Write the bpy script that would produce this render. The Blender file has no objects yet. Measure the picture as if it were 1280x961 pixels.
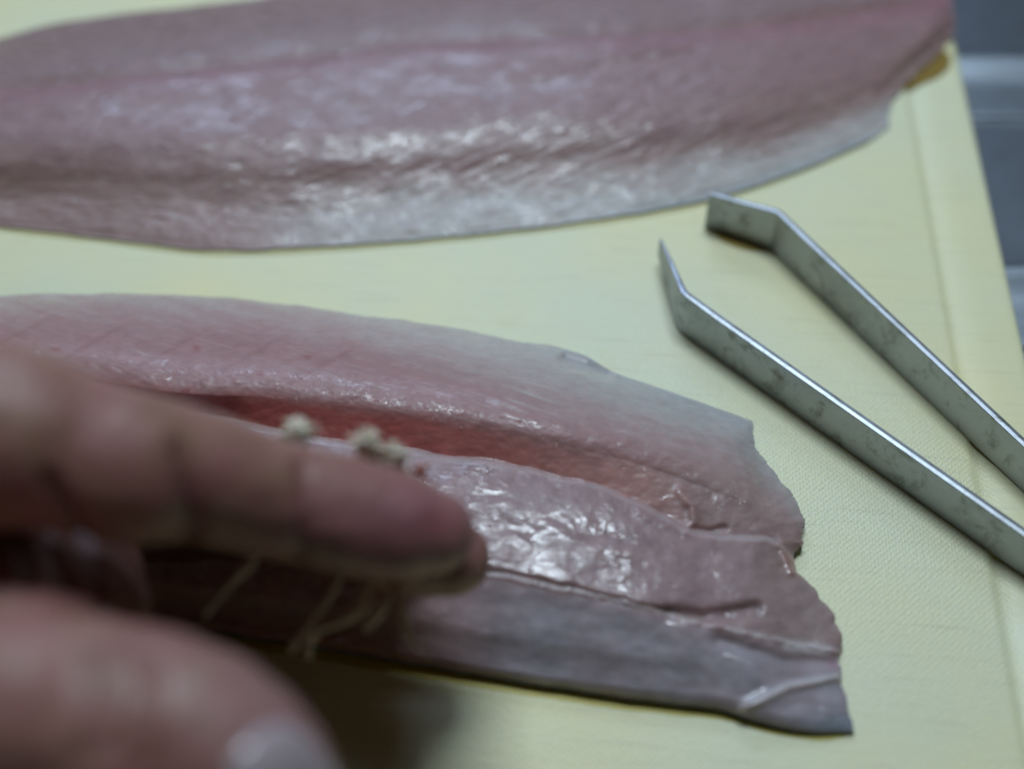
import bpy, bmesh, math, random
import numpy as np
from mathutils import Vector
from mathutils.bvhtree import BVHTree

random.seed(4)
SC = bpy.context.scene
COL = SC.collection
MM = 0.001

# ------------------------------------------------------------------ camera
CAM_H = 191.0 * MM            # lens height above the cutting board
PITCH = math.radians(50.0)    # looking down by this much
FPX = 1600.0                  # focal length in pixels of the 1280 px wide photograph
cam_d = bpy.data.cameras.new('camera')
cam = bpy.data.objects.new('camera', cam_d)
COL.objects.link(cam)
cam.location = (0, 0, CAM_H)
cam.rotation_euler = (math.radians(90) - PITCH, 0, 0)
cam_d.sensor_width = 36.0
cam_d.lens = 36.0 * FPX / 1280.0
cam_d.clip_start = 0.005
cam_d.clip_end = 20.0
cam_d.dof.use_dof = True
cam_d.dof.focus_distance = 0.232
cam_d.dof.aperture_fstop = 4.9
cam_d.dof.aperture_blades = 7
SC.camera = cam
SC.render.resolution_x = 1024
SC.render.resolution_y = 768

# ------------------------------------------------------------------ light
world = bpy.data.worlds.new('World')
SC.world = world
world.use_nodes = True
wb = world.node_tree.nodes['Background']
wb.inputs['Color'].default_value = (0.82, 0.68, 0.48, 1)
wb.inputs['Strength'].default_value = 0.024


def area(name, loc, target, sx, sy, power, color):
    d = bpy.data.lights.new(name, 'AREA')
    d.shape = 'RECTANGLE'
    d.size, d.size_y = sx, sy
    d.energy = power
    d.color = color
    o = bpy.data.objects.new(name, d)
    COL.objects.link(o)
    o.location = loc
    o.rotation_euler = (Vector(target) - Vector(loc)).to_track_quat('-Z', 'Y').to_euler()
    return o


area('ceiling_lamp', (0.0, 0.50, 1.10), (0.02, 0.18, 0), 0.50, 0.20, 8.6, (0.75, 0.90, 1.0))
area('window_light', (-0.20, 1.65, 1.20), (0, 0.2, 0), 0.9, 0.42, 9.0, (0.56, 0.72, 1.0))

SC.view_settings.view_transform = 'Standard'
SC.view_settings.look = 'None'
SC.view_settings.gamma = 1.0
SC.view_settings.use_curve_mapping = False
SC.view_settings.exposure = 0.0
SC.cycles.use_denoising = True
SC.cycles.max_bounces = 8
SC.cycles.sample_clamp_indirect = 4.0
SC.cycles.caustics_reflective = False
SC.cycles.caustics_refractive = False

# ------------------------------------------------------------------ helpers
CT, ST = math.cos(PITCH), math.sin(PITCH)


def ray(px, py):
    px = np.asarray(px, float)
    py = np.asarray(py, float)
    a = (px - 640.0) / FPX
    b = -(py - 480.5) / FPX
    return np.stack([a, CT + b * ST, -ST + b * CT], -1)


def on_z(px, py, z_mm):
    """world point (metres) seen at px,py that lies z_mm above the board"""
    d = ray(px, py)
    t = (np.asarray(z_mm) * MM - CAM_H) / d[..., 2]
    p = d * t[..., None]
    p[..., 2] += CAM_H
    return p


def at_depth(px, py, dep_mm):
    p = ray(px, py) * dep_mm * MM
    p[..., 2] += CAM_H
    return p


def project(co):
    """world (n,3) -> pixel (n,2)"""
    x = co[:, 0]
    y = co[:, 1]
    z = co[:, 2] - CAM_H
    dep = y * CT - z * ST
    up = y * ST + z * CT
    return np.stack([640 + FPX * x / dep, 480.5 - FPX * up / dep], -1)


def curve(pts, x):
    pts = np.array(pts, float)
    return np.interp(x, pts[:, 0], pts[:, 1])


def smooth_curve(pts, x):
    """cubic (Catmull style) interpolation of y over x"""
    pts = np.array(pts, float)
    xs, ys = pts[:, 0], pts[:, 1]
    m = np.gradient(ys, xs)
    x = np.clip(x, xs[0], xs[-1])
    i = np.clip(np.searchsorted(xs, x) - 1, 0, len(xs) - 2)
    h = xs[i + 1] - xs[i]
    t = (x - xs[i]) / h
    return ((2 * t**3 - 3 * t**2 + 1) * ys[i] + (t**3 - 2 * t**2 + t) * h * m[i]
            + (-2 * t**3 + 3 * t**2) * ys[i + 1] + (t**3 - t**2) * h * m[i + 1])


def sstep(a, b, x):
    t = np.clip((x - a) / (b - a), 0, 1)
    return t * t * (3 - 2 * t)


_rng = np.random.RandomState(11)
_perm = _rng.permutation(512)
_perm = np.concatenate([_perm, _perm])
_ang = _rng.rand(512) * 2 * math.pi
_gx, _gy = np.cos(_ang), np.sin(_ang)


def perlin(x, y):
    xi = np.floor(x).astype(int)
    yi = np.floor(y).astype(int)
    xf, yf = x - xi, y - yi
    u = xf * xf * xf * (xf * (xf * 6 - 15) + 10)
    v = yf * yf * yf * (yf * (yf * 6 - 15) + 10)

    def g(ix, iy, dx, dy):
        h = _perm[(_perm[ix & 511] + iy) & 511]
        return _gx[h] * dx + _gy[h] * dy
    n00 = g(xi, yi, xf, yf)
    n10 = g(xi + 1, yi, xf - 1, yf)
    n01 = g(xi, yi + 1, xf, yf - 1)
    n11 = g(xi + 1, yi + 1, xf - 1, yf - 1)
    a = n00 + u * (n10 - n00)
    b = n01 + u * (n11 - n01)
    return (a + v * (b - a)) * 1.5


def fbm(x, y, octv=4):
    s = 0
    a = 1.0
    for k in range(octv):
        s = s + a * perlin(x * 2**k + 17.3 * k, y * 2**k + 5.1 * k)
        a *= 0.5
    return s / 1.6


def polyline(pts, n, closed=False):
    """resample with Catmull-Rom, even arc length"""
    P = np.array(pts, float)
    if len(P) > 2:
        out = []
        for i in range(len(P) - 1):
            p0 = P[max(i - 1, 0)]
            p1, p2 = P[i], P[i + 1]
            p3 = P[min(i + 2, len(P) - 1)]
            for t in np.linspace(0, 1, 12, endpoint=False):
                out.append(0.5 * ((2 * p1) + (-p0 + p2) * t + (2 * p0 - 5 * p1 + 4 * p2 - p3) * t**2
                                  + (-p0 + 3 * p1 - 3 * p2 + p3) * t**3))
        out.append(P[-1])
        P = np.array(out)
    d = np.r_[0, np.cumsum(np.linalg.norm(np.diff(P, axis=0), axis=1))]
    s = np.linspace(0, d[-1], n)
    return np.stack([np.interp(s, d, P[:, k]) for k in range(P.shape[1])], -1)


def mesh_obj(name, verts, faces, mat, parent=None, smooth=True):
    me = bpy.data.meshes.new(name)
    if isinstance(verts, np.ndarray):
        verts = verts.reshape(-1, 3)
        faces = np.asarray(faces)
        if faces.ndim == 2:
            k = faces.shape[1]
            me.vertices.add(len(verts))
            me.vertices.foreach_set('co', verts.astype(np.float32).ravel())
            me.loops.add(faces.size)
            me.loops.foreach_set('vertex_index', faces.astype(np.int32).ravel())
            me.polygons.add(len(faces))
            me.polygons.foreach_set('loop_start', np.arange(0, faces.size, k, dtype=np.int32))
            me.polygons.foreach_set('loop_total', np.full(len(faces), k, dtype=np.int32))
            me.update(calc_edges=True)
        else:
            me.from_pydata([tuple(v) for v in verts], [], faces)
    else:
        me.from_pydata(verts, [], faces)
    me.validate()
    if smooth:
        me.polygons.foreach_set('use_smooth', [True] * len(me.polygons))
    me.materials.append(mat)
    o = bpy.data.objects.new(name, me)
    COL.objects.link(o)
    if parent:
        o.parent = parent
        o.matrix_parent_inverse = parent.matrix_world.inverted()
    return o


def empty(name, loc):
    o = bpy.data.objects.new(name, None)
    COL.objects.link(o)
    o.location = loc
    o.empty_display_size = 0.01
    bpy.context.view_layer.update()
    return o


def tag(o, label=None, cat=None, group=None, kind=None):
    if label:
        o['label'] = label
    if cat:
        o['category'] = cat
    if group:
        o['group'] = group
    if kind:
        o['kind'] = kind
    return o


def set_col(o, name, arr):
    a = o.data.color_attributes.new(name, 'FLOAT_COLOR', 'POINT')
    c = np.ones((len(o.data.vertices), 4), np.float32)
    arr = np.asarray(arr, np.float32)
    c[:len(arr), :arr.shape[1]] = arr
    if len(arr) < len(c):
        c[len(arr):, :arr.shape[1]] = arr[-1]
    a.data.foreach_set('color', c.ravel())


# ------------------------------------------------------------------ materials
class NT:
    def __init__(self, name):
        self.m = bpy.data.materials.new(name)
        self.m.use_nodes = True
        self.t = self.m.node_tree
        self.bsdf = self.t.nodes['Principled BSDF']

    def n(self, typ, **kw):
        nd = self.t.nodes.new(typ)
        for k, v in kw.items():
            if k in nd.inputs:
                nd.inputs[k].default_value = v
            else:
                setattr(nd, k, v)
        return nd

    def l(self, a, b):
        self.t.links.new(a, b)

    def math(self, op, a, b=None, clamp=False):
        nd = self.n('ShaderNodeMath', operation=op)
        nd.use_clamp = clamp
        for i, v in enumerate((a, b)):
            if v is None:
                continue
            if isinstance(v, (int, float)):
                nd.inputs[i].default_value = v
            else:
                self.l(v, nd.inputs[i])
        return nd.outputs[0]

    def ramp(self, fac, a, b):
        nd = self.n('ShaderNodeMapRange')
        nd.inputs['From Min'].default_value = a
        nd.inputs['From Max'].default_value = b
        self.l(fac, nd.inputs['Value'])
        return nd.outputs[0]

    def mix(self, fac, a, b, blend='MIX'):
        nd = self.n('ShaderNodeMix', data_type='RGBA', blend_type=blend)
        ins = [nd.inputs[0], nd.inputs[6], nd.inputs[7]]
        for s, v in zip(ins, (fac, a, b)):
            if isinstance(v, (int, float)):
                s.default_value = v
            elif isinstance(v, tuple):
                s.default_value = (*v[:3], 1)
            else:
                self.l(v, s)
        return nd.outputs[2]

    def coord(self, scale=(1, 1, 1), rot=(0, 0, 0)):
        tc = self.n('ShaderNodeTexCoord')
        mp = self.n('ShaderNodeMapping')
        mp.inputs['Scale'].default_value = scale
        mp.inputs['Rotation'].default_value = rot
        self.l(tc.outputs['Object'], mp.inputs['Vector'])
        return mp.outputs[0]

    def noise(self, vec, scale, detail=4, rough=0.55, dist=0.0):
        nd = self.n('ShaderNodeTexNoise')
        nd.inputs['Scale'].default_value = scale
        nd.inputs['Detail'].default_value = detail
        nd.inputs['Roughness'].default_value = rough
        nd.inputs['Distortion'].default_value = dist
        self.l(vec, nd.inputs['Vector'])
        return nd.outputs['Fac']

    def bump(self, h, strength, dist, prev=None):
        nd = self.n('ShaderNodeBump')
        nd.inputs['Distance'].default_value = dist
        if isinstance(strength, (int, float)):
            nd.inputs['Strength'].default_value = strength
        else:
            self.l(strength, nd.inputs['Strength'])
        self.l(h, nd.inputs['Height'])
        if prev:
            self.l(prev, nd.inputs['Normal'])
        return nd.outputs[0]

    def set(self, **kw):
        for k, v in kw.items():
            k = k.replace('_', ' ')
            s = self.bsdf.inputs[k]
            if hasattr(v, 'is_output') or hasattr(v, 'links'):
                self.l(v, s)
            elif isinstance(v, tuple) and len(v) == 3 and s.type == 'RGBA':
                s.default_value = (*v, 1)
            else:
                s.default_value = v


def m_flesh(name, fine=0.50, coarse=0.14, grain=20, rough=0.10):
    """wet raw fish: tint attribute is the flesh colour, mask.r the wet roughness of the cut"""
    M = NT(name)
    at = M.n('ShaderNodeAttribute', attribute_name='tint')
    mk = M.n('ShaderNodeAttribute', attribute_name='mask')
    sep = M.n('ShaderNodeSeparateColor')
    M.l(mk.outputs['Color'], sep.inputs[0])
    v = M.coord()
    mott = M.noise(v, 420, 4, 0.6)
    gate = M.ramp(M.noise(v, 240, 3, 0.6), 0.44, 0.66)
    c = M.mix(M.ramp(mott, 0.3, 0.7), (0.92, 0.90, 0.90), (1.07, 1.07, 1.07))
    colr = M.mix(1.0, at.outputs['Color'], c, 'MULTIPLY')
    n1 = M.noise(v, 900, 4, 0.6, 0.5)
    n2 = M.noise(M.coord(scale=(0.75, 1.25, 1), rot=(0, 0, math.radians(22))), 1100, 3, 0.6, 0.8)
    n3 = M.noise(M.coord(scale=(0.45, 1.6, 1), rot=(0, 0, math.radians(grain))), 420, 3, 0.6, 0.3)
    wetp = M.ramp(M.noise(M.coord(scale=(0.8, 1.3, 1)), 170, 4, 0.65, 0.5), 0.42, 0.60)
    flesh_n = M.bump(n1, M.math('MULTIPLY', sep.outputs[0], 0.12), 0.25 * MM)
    # the film of water on the flesh is bumpier than the flesh below it
    st = M.math('MULTIPLY_ADD', sep.outputs[0], 0.85)
    st.node.inputs[2].default_value = 0.10
    st = M.math('MULTIPLY', st, M.math('ADD', M.math('MULTIPLY', gate, 0.85), 0.15))
    n4 = M.noise(M.coord(scale=(0.8, 1.2, 1), rot=(0, 0, math.radians(10))), 1500, 2, 0.5, 1.6)
    wet = M.bump(M.ramp(n2, 0.50, 0.78), st, fine * 0.42 * MM)
    wet = M.bump(M.ramp(n4, 0.50, 0.80), sep.outputs[1], 0.28 * MM, wet)
    wet = M.bump(n3, M.math('MULTIPLY', sep.outputs[0], 0.8), coarse * MM, wet)
    M.set(Base_Color=colr, Roughness=0.5, Subsurface_Weight=0.7, Subsurface_Scale=2.4 * MM,
          Coat_Weight=M.math('ADD', M.math('MULTIPLY', wetp, 0.62), 0.38),
          Coat_Roughness=M.math('ADD', M.math('MULTIPLY', M.math('SUBTRACT', 1.0, wetp), 0.20), rough), Coat_IOR=1.46, Normal=flesh_n)
    b = wet
    M.bsdf.inputs['Subsurface Radius'].default_value = (1.0, 0.45, 0.35)
    M.bsdf.inputs['Specular IOR Level'].default_value = 0.25
    M.l(b, M.bsdf.inputs['Coat Normal'])
    return M.m


def m_skin_fish():
    M = NT('fish_skin')
    v = M.coord()
    n = M.noise(v, 300, 4)
    c = M.mix(M.ramp(n, 0.3, 0.7), (0.10, 0.14, 0.16), (0.26, 0.31, 0.33))
    M.set(Base_Color=c, Roughness=0.3, Coat_Weight=0.4, Coat_Roughness=0.15)
    return M.m


def m_board():
    M = NT('cutting_board_plastic')
    v = M.coord()                       # local X = inward from the edge, Y = along the edge
    sep = M.n('ShaderNodeSeparateXYZ')
    M.l(v, sep.inputs[0])
    big = M.noise(v, 14, 3, 0.5)
    mid = M.noise(v, 55, 5, 0.6)
    col = M.mix(M.ramp(big, 0.35, 0.65), (0.75, 0.77, 0.56), (0.84, 0.79, 0.46))
    col = M.mix(M.ramp(mid, 0.62, 0.80), col, (0.72, 0.69, 0.42))
    # old knife cuts
    kv = M.coord(scale=(14, 260, 60), rot=(0, 0, math.radians(12)))
    kn = M.noise(kv, 3.5, 3, 0.6)
    col = M.mix(M.math('MULTIPLY', M.ramp(kn, 0.56, 0.74), 0.6), col, (0.64, 0.62, 0.42))
    sp = M.noise(v, 800, 2, 0.5)
    col = M.mix(M.math('MULTIPLY', M.ramp(sp, 0.70, 0.78), 0.20), col, (0.55, 0.50, 0.33))
    # embossed diamond grain, absent on the smooth border
    k = 2 * math.pi / (1.15 * MM)
    a = M.math('SINE', M.math('MULTIPLY', sep.outputs[0], k))
    b_ = M.math('SINE', M.math('MULTIPLY', sep.outputs[1], k))
    g = M.math('MULTIPLY', a, b_)
    fine = M.noise(v, 1500, 3, 0.6)
    g = M.math('ADD', M.math('MULTIPLY', M.math('MAXIMUM', g, 0.0), 0.7), M.math('MULTIPLY', fine, 2.0))
    inner = M.ramp(sep.outputs[0], 10.5 * MM, 13.0 * MM)
    st = M.math('MULTIPLY_ADD', inner, 0.45)
    st.node.inputs[2].default_value = 0.10
    bp = M.bump(g, st, 0.12 * MM)
    bp = M.bump(kn, 0.10, 0.25 * MM, bp)
    M.set(Base_Color=col, Roughness=0.40, Subsurface_Weight=0.25, Subsurface_Scale=2.5 * MM, Normal=bp)
    M.bsdf.inputs['Subsurface Radius'].default_value = (1.0, 0.9, 0.35)
    return M.m


def m_steel(name, base, rough, streak, dirt=0.0):
    M = NT(name)
    v = M.coord(scale=streak)
    n = M.noise(v, 60, 5, 0.6)
    w = M.coord()
    d = M.noise(w, 190, 5, 0.7, 0.4)
    d2 = M.noise(w, 60, 4, 0.6, 0.2)
    dark = tuple(x * 0.45 for x in base)
    col = M.mix(M.math('MULTIPLY', M.ramp(d, 0.52, 0.72), dirt), base, (base[0] * 0.40, base[1] * 0.38, base[2] * 0.32))
    col = M.mix(M.math('MULTIPLY', M.ramp(d2, 0.5, 0.8), dirt), col, dark)
    r = M.math('MULTIPLY_ADD', n, 0.22)
    r.node.inputs[2].default_value = rough - 0.11
    b = M.bump(n, 0.15, 0.1 * MM)
    b = M.bump(d, 0.12 + dirt * 0.3, 0.12 * MM, b)
    M.set(Base_Color=col, Metallic=1.0, Roughness=r, Normal=b)
    return M.m


def m_hand():
    M = NT('hand_skin')
    at = M.n('ShaderNodeAttribute', attribute_name='tint')
    v = M.coord()
    n = M.noise(v, 130, 5, 0.6)
    c = M.mix(M.ramp(n, 0.3, 0.7), (0.88, 0.82, 0.80), (1.1, 1.08, 1.08))
    col = M.mix(1.0, at.outputs['Color'], c, 'MULTIPLY')
    f = M.noise(v, 1400, 3, 0.6)
    vo = M.n('ShaderNodeTexVoronoi')
    vo.inputs['Scale'].default_value = 900
    M.l(v, vo.inputs['Vector'])
    b = M.bump(vo.outputs['Distance'], 0.25, 0.25 * MM)
    b = M.bump(f, 0.2, 0.2 * MM, b)
    M.set(Base_Color=col, Roughness=0.48, Subsurface_Weight=0.25, Subsurface_Scale=2.0 * MM,
          Coat_Weight=0.06, Coat_Roughness=0.35, Normal=b)
    M.bsdf.inputs['Subsurface Radius'].default_value = (1.0, 0.4, 0.25)
    return M.m


def m_simple(name, color, rough=0.4, var=0.15, scale=500, **kw):
    M = NT(name)
    v = M.coord()
    n = M.noise(v, scale, 4, 0.6)
    lo = tuple(c * (1 - var) for c in color)
    hi = tuple(min(c * (1 + var), 1) for c in color)
    c = M.mix(M.ramp(n, 0.3, 0.7), lo, hi)
    b = M.bump(n, 0.2, 0.1 * MM)
    M.set(Base_Color=c, Roughness=rough, Normal=b, **kw)
    return M.m


MAT_BOARD = m_board()
MAT_COUNTER = m_steel('counter_steel', (0.44, 0.51, 0.60), 0.33, (2, 60, 2), 0.15)
MAT_TWEEZERS = m_steel('tweezers_steel', (0.42, 0.45, 0.49), 0.42, (3, 3, 40), 0.95)
MAT_FLESH = m_flesh('raw_flesh')
MAT_FLESH_FAR = m_flesh('raw_flesh_far', 0.45, 0.34, -38, 0.17)
MAT_FISHSKIN = m_skin_fish()
MAT_HAND = m_hand()
MAT_NAIL = m_simple('nail', (0.42, 0.34, 0.36), 0.22, 0.06, 120, Coat_Weight=0.3)
MAT_BONE = m_simple('pin_bone', (0.74, 0.64, 0.52), 0.4, 0.12, 900)
MAT_SCRAP = m_simple('flesh_scrap', (0.64, 0.58, 0.47), 0.35, 0.15, 900, Subsurface_Weight=0.6, Subsurface_Scale=0.001)
MAT_REDSCRAP = m_simple('red_flesh_scrap', (0.40, 0.12, 0.08), 0.3, 0.2, 900)

# ------------------------------------------------------------------ the steel counter
BOARD_T = 16.0
zc = -BOARD_T


def yw(py):                      # world Y of a rib line seen at image row py by the right border
    return float(on_z(1245, py, zc)[1])


y85, y100, y150, y345 = yw(82), yw(108), yw(152), yw(343)
period = y85 - y345
rib = y85 - y150
prof = []
k_lo, k_hi = -4, 5
for k in range(k_hi, k_lo, -1):
    far = y85 + k * period       # far foot of the rib
    prof += [(far + 1.0 * MM, zc), (far, zc + 0.8), (far - 0.04 * rib, zc + 4.3), (far - 0.09 * rib, zc + 5.0),
             (far - 0.20 * rib, zc + 4.2), (far - 0.36 * rib, zc + 2.8), (far - 0.50 * rib, zc + 2.0), (far - 0.92 * rib, zc + 1.2),
             (far - 0.98 * rib, zc + 0.9), (far - 1.0 * rib, zc + 0.1), (far - 1.04 * rib, zc)]
prof = [(1.1, zc)] + prof + [(-0.5, zc)]
xs = np.linspace(-0.7, 0.7, 8)
pv = np.array([[(x, y, z * MM) for x in xs] for (y, z) in prof])
nr, nc = len(prof), len(xs)


def grid_faces(nr, nc, off=0):
    i, j = np.meshgrid(np.arange(nr - 1), np.arange(nc - 1), indexing='ij')
    a = (i * nc + j).ravel() + off
    return np.stack([a, a + nc, a + nc + 1, a + 1], -1)


f = grid_faces(nr, nc)
counter = mesh_obj('steel_counter', pv, f, MAT_COUNTER)
tag(counter, 'ribbed stainless steel drainer under and beside the cutting board', None, None, 'structure')
m = counter.modifiers.new('bev', 'SUBSURF')
m.levels = m.render_levels = 2

# ------------------------------------------------------------------ the cutting board
E0 = on_z(1203, 90, -0.3)
E1 = on_z(1279, 425, -0.3)
along = (E0 - E1)
along[2] = 0
along /= np.linalg.norm(along)
inward = np.array([-along[1], along[0], 0.0])     # points left, into the board
G0 = on_z(1150, 180, 0) - E0
G1 = on_z(1213, 520, 0) - E0
g_s = 0.5 * (np.dot(G0, inward) + np.dot(G1, inward)) / MM
print('groove from edge', np.dot(G0, inward) / MM, np.dot(G1, inward) / MM)
edge = [(0.9, -BOARD_T + 0.02), (0.25, -BOARD_T + 0.9), (0.0, -2.0), (0.12, -1.1), (0.45, -0.5), (1.0, -0.16), (1.8, -0.02), (2.6, 0.0)]
groove = [(g_s - 6.5, 0.0), (g_s - 5.0, -0.04), (g_s - 3.0, -0.20), (g_s - 1.4, -0.48), (g_s - 0.3, -0.70), (g_s + 0.4, -0.66),
          (g_s + 1.1, -0.30), (g_s + 1.6, -0.02), (g_s + 2.2, 0.0)]
W = 372.0
left = [(W - s, z) for (s, z) in reversed(edge + groove)]
ring = edge + groove + [(60.0, 0.0), (W / 2, 0.0), (W - 60, 0.0)] + left
LB0, LB1 = -240.0, 230.0        # along the edge, from E0
ts = [LB0, LB0 + 0.5, LB0 + 2, 0, LB1 - 2, LB1 - 0.5, LB1]
bv, bf = [], []
for ti, t in enumerate(ts):
    drop = {0: 1.6, 1: 0.5, 5: 0.5, 6: 1.6}.get(ti, 0)
    for (s, z) in ring:
        zz = min(z, -drop) if z > -2 else z
        bv.append((s * MM, t * MM, zz * MM))
n = len(ring)
for i in range(len(ts) - 1):
    for j in range(n):
        k = (j + 1) % n
        bf.append((i * n + j, i * n + k, (i + 1) * n + k, (i + 1) * n + j))
bf.append(tuple(range(n - 1, -1, -1)))
bf.append(tuple((len(ts) - 1) * n + j for j in range(n)))
board = mesh_obj('cutting_board', bv, bf, MAT_BOARD)
bm = bmesh.new()
bm.from_mesh(board.data)
bmesh.ops.recalc_face_normals(bm, faces=bm.faces)
bm.to_mesh(board.data)
bm.free()
rotz = math.atan2(inward[1], inward[0])
# local X = inward, local Y must equal 'along' : inward x along = +-z
if np.cross(inward, along)[2] < 0:
    board.data.transform(__import__('mathutils').Matrix.Diagonal((1, -1, 1, 1)))
    board.data.flip_normals()
board.location = (float(E0[0]), float(E0[1]), 0)
board.rotation_euler = (0, 0, rotz)
for p in board.data.polygons:
    p.use_smooth = len(p.vertices) == 4
tag(board, 'cream yellow plastic cutting board with a shallow groove near its edge', 'cutting board')


# ------------------------------------------------------------------ fish fillets
def dist_to_poly(px, py, P):
    best = np.full(px.shape, 1e9)
    for a, b in zip(P[:-1], P[1:]):
        d = b - a
        L = max(d @ d, 1e-9)
        t = np.clip(((px - a[0]) * d[0] + (py - a[1]) * d[1]) / L, 0, 1)
        q = (px - a[0] - t * d[0])**2 + (py - a[1] - t * d[1])**2
        np.minimum(best, q, out=best)
    return np.sqrt(best)


def knots(x, y, ks):
    """ks: list of (y_array, z_array, ease); smooth piecewise height over y"""
    z = np.where(y <= ks[0][0], ks[0][1], 0.0)
    for (y0, z0, _), (y1, z1, ez) in zip(ks[:-1], ks[1:]):
        t = np.clip((y - y0) / np.maximum(y1 - y0, 1e-3), 0, 1)
        if ez == 's':
            w = t * t * (3 - 2 * t)
        elif ez == 'out':                     # quick rise, flat at the end
            w = 1 - (1 - t)**2.2
        elif ez == 'dome':
            w = np.sin(0.5 * np.pi * t)**0.85
        elif ez == 'in':
            w = t**2.2
        else:
            w = t
        z = np.where((y > y0) & (y <= y1), z0 + (z1 - z0) * w, z)
    z = np.where(y > ks[-1][0], ks[-1][1], z)
    return z


def fillet(name, T, B, L, R, nu, nv, height, colour, mat, rag, label, cat, group, edge_z=1.8):
    T = polyline(T, nu)
    B = polyline(B, nu)
    L = polyline(L, nv)
    R = polyline(R, nv)
    # ragged outline
    s = np.linspace(0, 1, nv)
    env = np.sin(np.pi * s)**0.3
    R[:, 0] += env * rag * fbm(s * 22 + 3, s * 0 + 1.7, 4)
    R[:, 1] += env * rag * 0.3 * fbm(s * 22 + 9, s * 0 + 4.7, 3)
    su = np.linspace(0, 1, nu)
    eu = np.sin(np.pi * su)**0.3
    T[:, 1] += eu * 3.0 * fbm(su * 14, su * 0 + 8.1, 5)
    B[:, 1] += eu * 3.0 * fbm(su * 16, su * 0 + 2.9, 5)
    u = su[:, None, None]
    v = s[None, :, None]
    P = ((1 - v) * T[:, None] + v * B[:, None] + (1 - u) * L[None] + u * R[None]
         - ((1 - u) * (1 - v) * T[0] + u * (1 - v) * T[-1] + (1 - u) * v * B[0] + u * v * B[-1]))
    px, py = P[..., 0], P[..., 1]
    step = max(1, nu // 140)
    outline = np.concatenate([T[::step], [T[-1]], R[1:-1][::max(1, nv // 70)], B[::-1][::step], [B[0]], L[::-1][::8], [T[0]]])
    ed = dist_to_poly(px, py, outline)
    z = height(px, py, ed)
    W = on_z(px, py, np.maximum(z, 0.5))
    root = empty(name, (float(W[nu // 2, nv // 2, 0]), float(W[nu // 2, nv // 2, 1]), 0))
    tag(root, label, cat, group)
    # skirt of the cut face round the rim
    idx = np.arange(nu * nv).reshape(nu, nv)
    loop = np.concatenate([idx[:, 0], idx[-1, 1:], idx[:-1, -1][::-1], idx[0, 1:-1][::-1]])
    V = W.reshape(-1, 3)
    lp = V[loop]
    nxt, prv = np.roll(lp, -1, 0), np.roll(lp, 1, 0)
    tn = (np.roll(lp, -4, 0) - np.roll(lp, 4, 0))[:, :2]
    tn /= np.maximum(np.linalg.norm(tn, axis=1), 1e-9)[:, None]
    nrm = np.stack([tn[:, 1], -tn[:, 0]], -1)
    cen = lp[:, :2].mean(0)
    if ((lp[:, :2] - cen) * nrm).sum() > 0:
        nrm = -nrm                                # inward
    n = len(loop)

    def ringpts(inn, z_new):
        r = lp.copy()
        r[:, :2] += nrm * inn * MM
        r[:, 2] = z_new
        return r
    ez = lp[:, 2]
    r1 = ringpts(-0.05, ez - 0.25 * np.minimum(ez, 1.5 * MM))
    r2 = ringpts(0.25, ez - 0.55 * np.minimum(ez, 1.5 * MM))
    allv = np.concatenate([V, r1, r2])
    faces = [grid_faces(nu, nv)]
    b0 = nu * nv
    k = np.arange(n)
    k2 = (k + 1) % n
    faces.append(np.stack([loop[k], loop[k2], b0 + k2, b0 + k], -1))
    faces.append(np.stack([b0 + k, b0 + k2, b0 + n + k2, b0 + n + k], -1))
    fl = mesh_obj('flesh', allv, np.concatenate(faces), mat, root)
    tint, mask = colour(px, py, z, ed)
    tint = tint.reshape(-1, 3)
    tint = np.concatenate([tint, tint[loop], tint[loop]])
    mask = mask.reshape(-1, 2)
    mask = np.concatenate([mask, mask[loop], mask[loop]])
    set_col(fl, 'tint', tint)
    set_col(fl, 'mask', np.concatenate([mask[:, :2], mask[:, :1]], 1))
    # the skin below: rolls from the rim down on to the board
    q = slice(0, n, 3)
    sel = np.arange(0, n, 3)

    def rs(inn, z_new):
        return ringpts(inn, z_new)[sel]
    e = ez
    h0 = np.minimum(e, 1.5 * MM)
    rings = [rs(0.5, e - 0.5 * h0), rs(-0.05, e - 0.52 * h0), rs(-0.12, e - 0.62 * h0), rs(0.05, e - 0.78 * h0),
             rs(0.9, np.maximum(e - 1.0 * h0, 0.15 * MM)), rs(4.0, np.maximum(0.6 * e, 0.13 * MM)), rs(8.5, np.full(n, 0.08 * MM))]
    sv = np.concatenate(rings)
    m_ = len(sel)
    sf = []
    for r in range(len(rings) - 1):
        a = r * m_ + np.arange(m_)
        b = r * m_ + (np.arange(m_) + 1) % m_
        sf += [tuple(x) for x in np.stack([a, b, b + m_, a + m_], -1).tolist()]
    mesh_obj('skin', [tuple(p) for p in sv], sf, MAT_FISHSKIN, root)
    return root


G_FISH = 'raw fish fillets on the cutting board'

# ---- near fillet
NT_ = [(-150, 392), (-60, 376), (0, 370), (100, 367), (200, 368), (300, 374), (400, 386), (480, 397), (560, 409), (640, 425),
       (700, 435), (735, 446), (775, 468), (850, 493), (940, 526)]
NR_ = [(940, 526), (944, 555), (962, 582), (985, 612), (1001, 640), (1004, 675), (994, 708), (1012, 728), (1036, 758),
       (1050, 792), (1048, 830), (1058, 875), (1068, 914)]
NB_ = [(-150, 790), (0, 776), (100, 776), (200, 781), (280, 789), (360, 801), (440, 813), (560, 834), (640, 848), (740, 864),
       (830, 876), (900, 884), (960, 903), (1020, 914), (1068, 914)]
NL_ = [(-150, 392), (-152, 500), (-152, 650), (-150, 790)]

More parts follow.
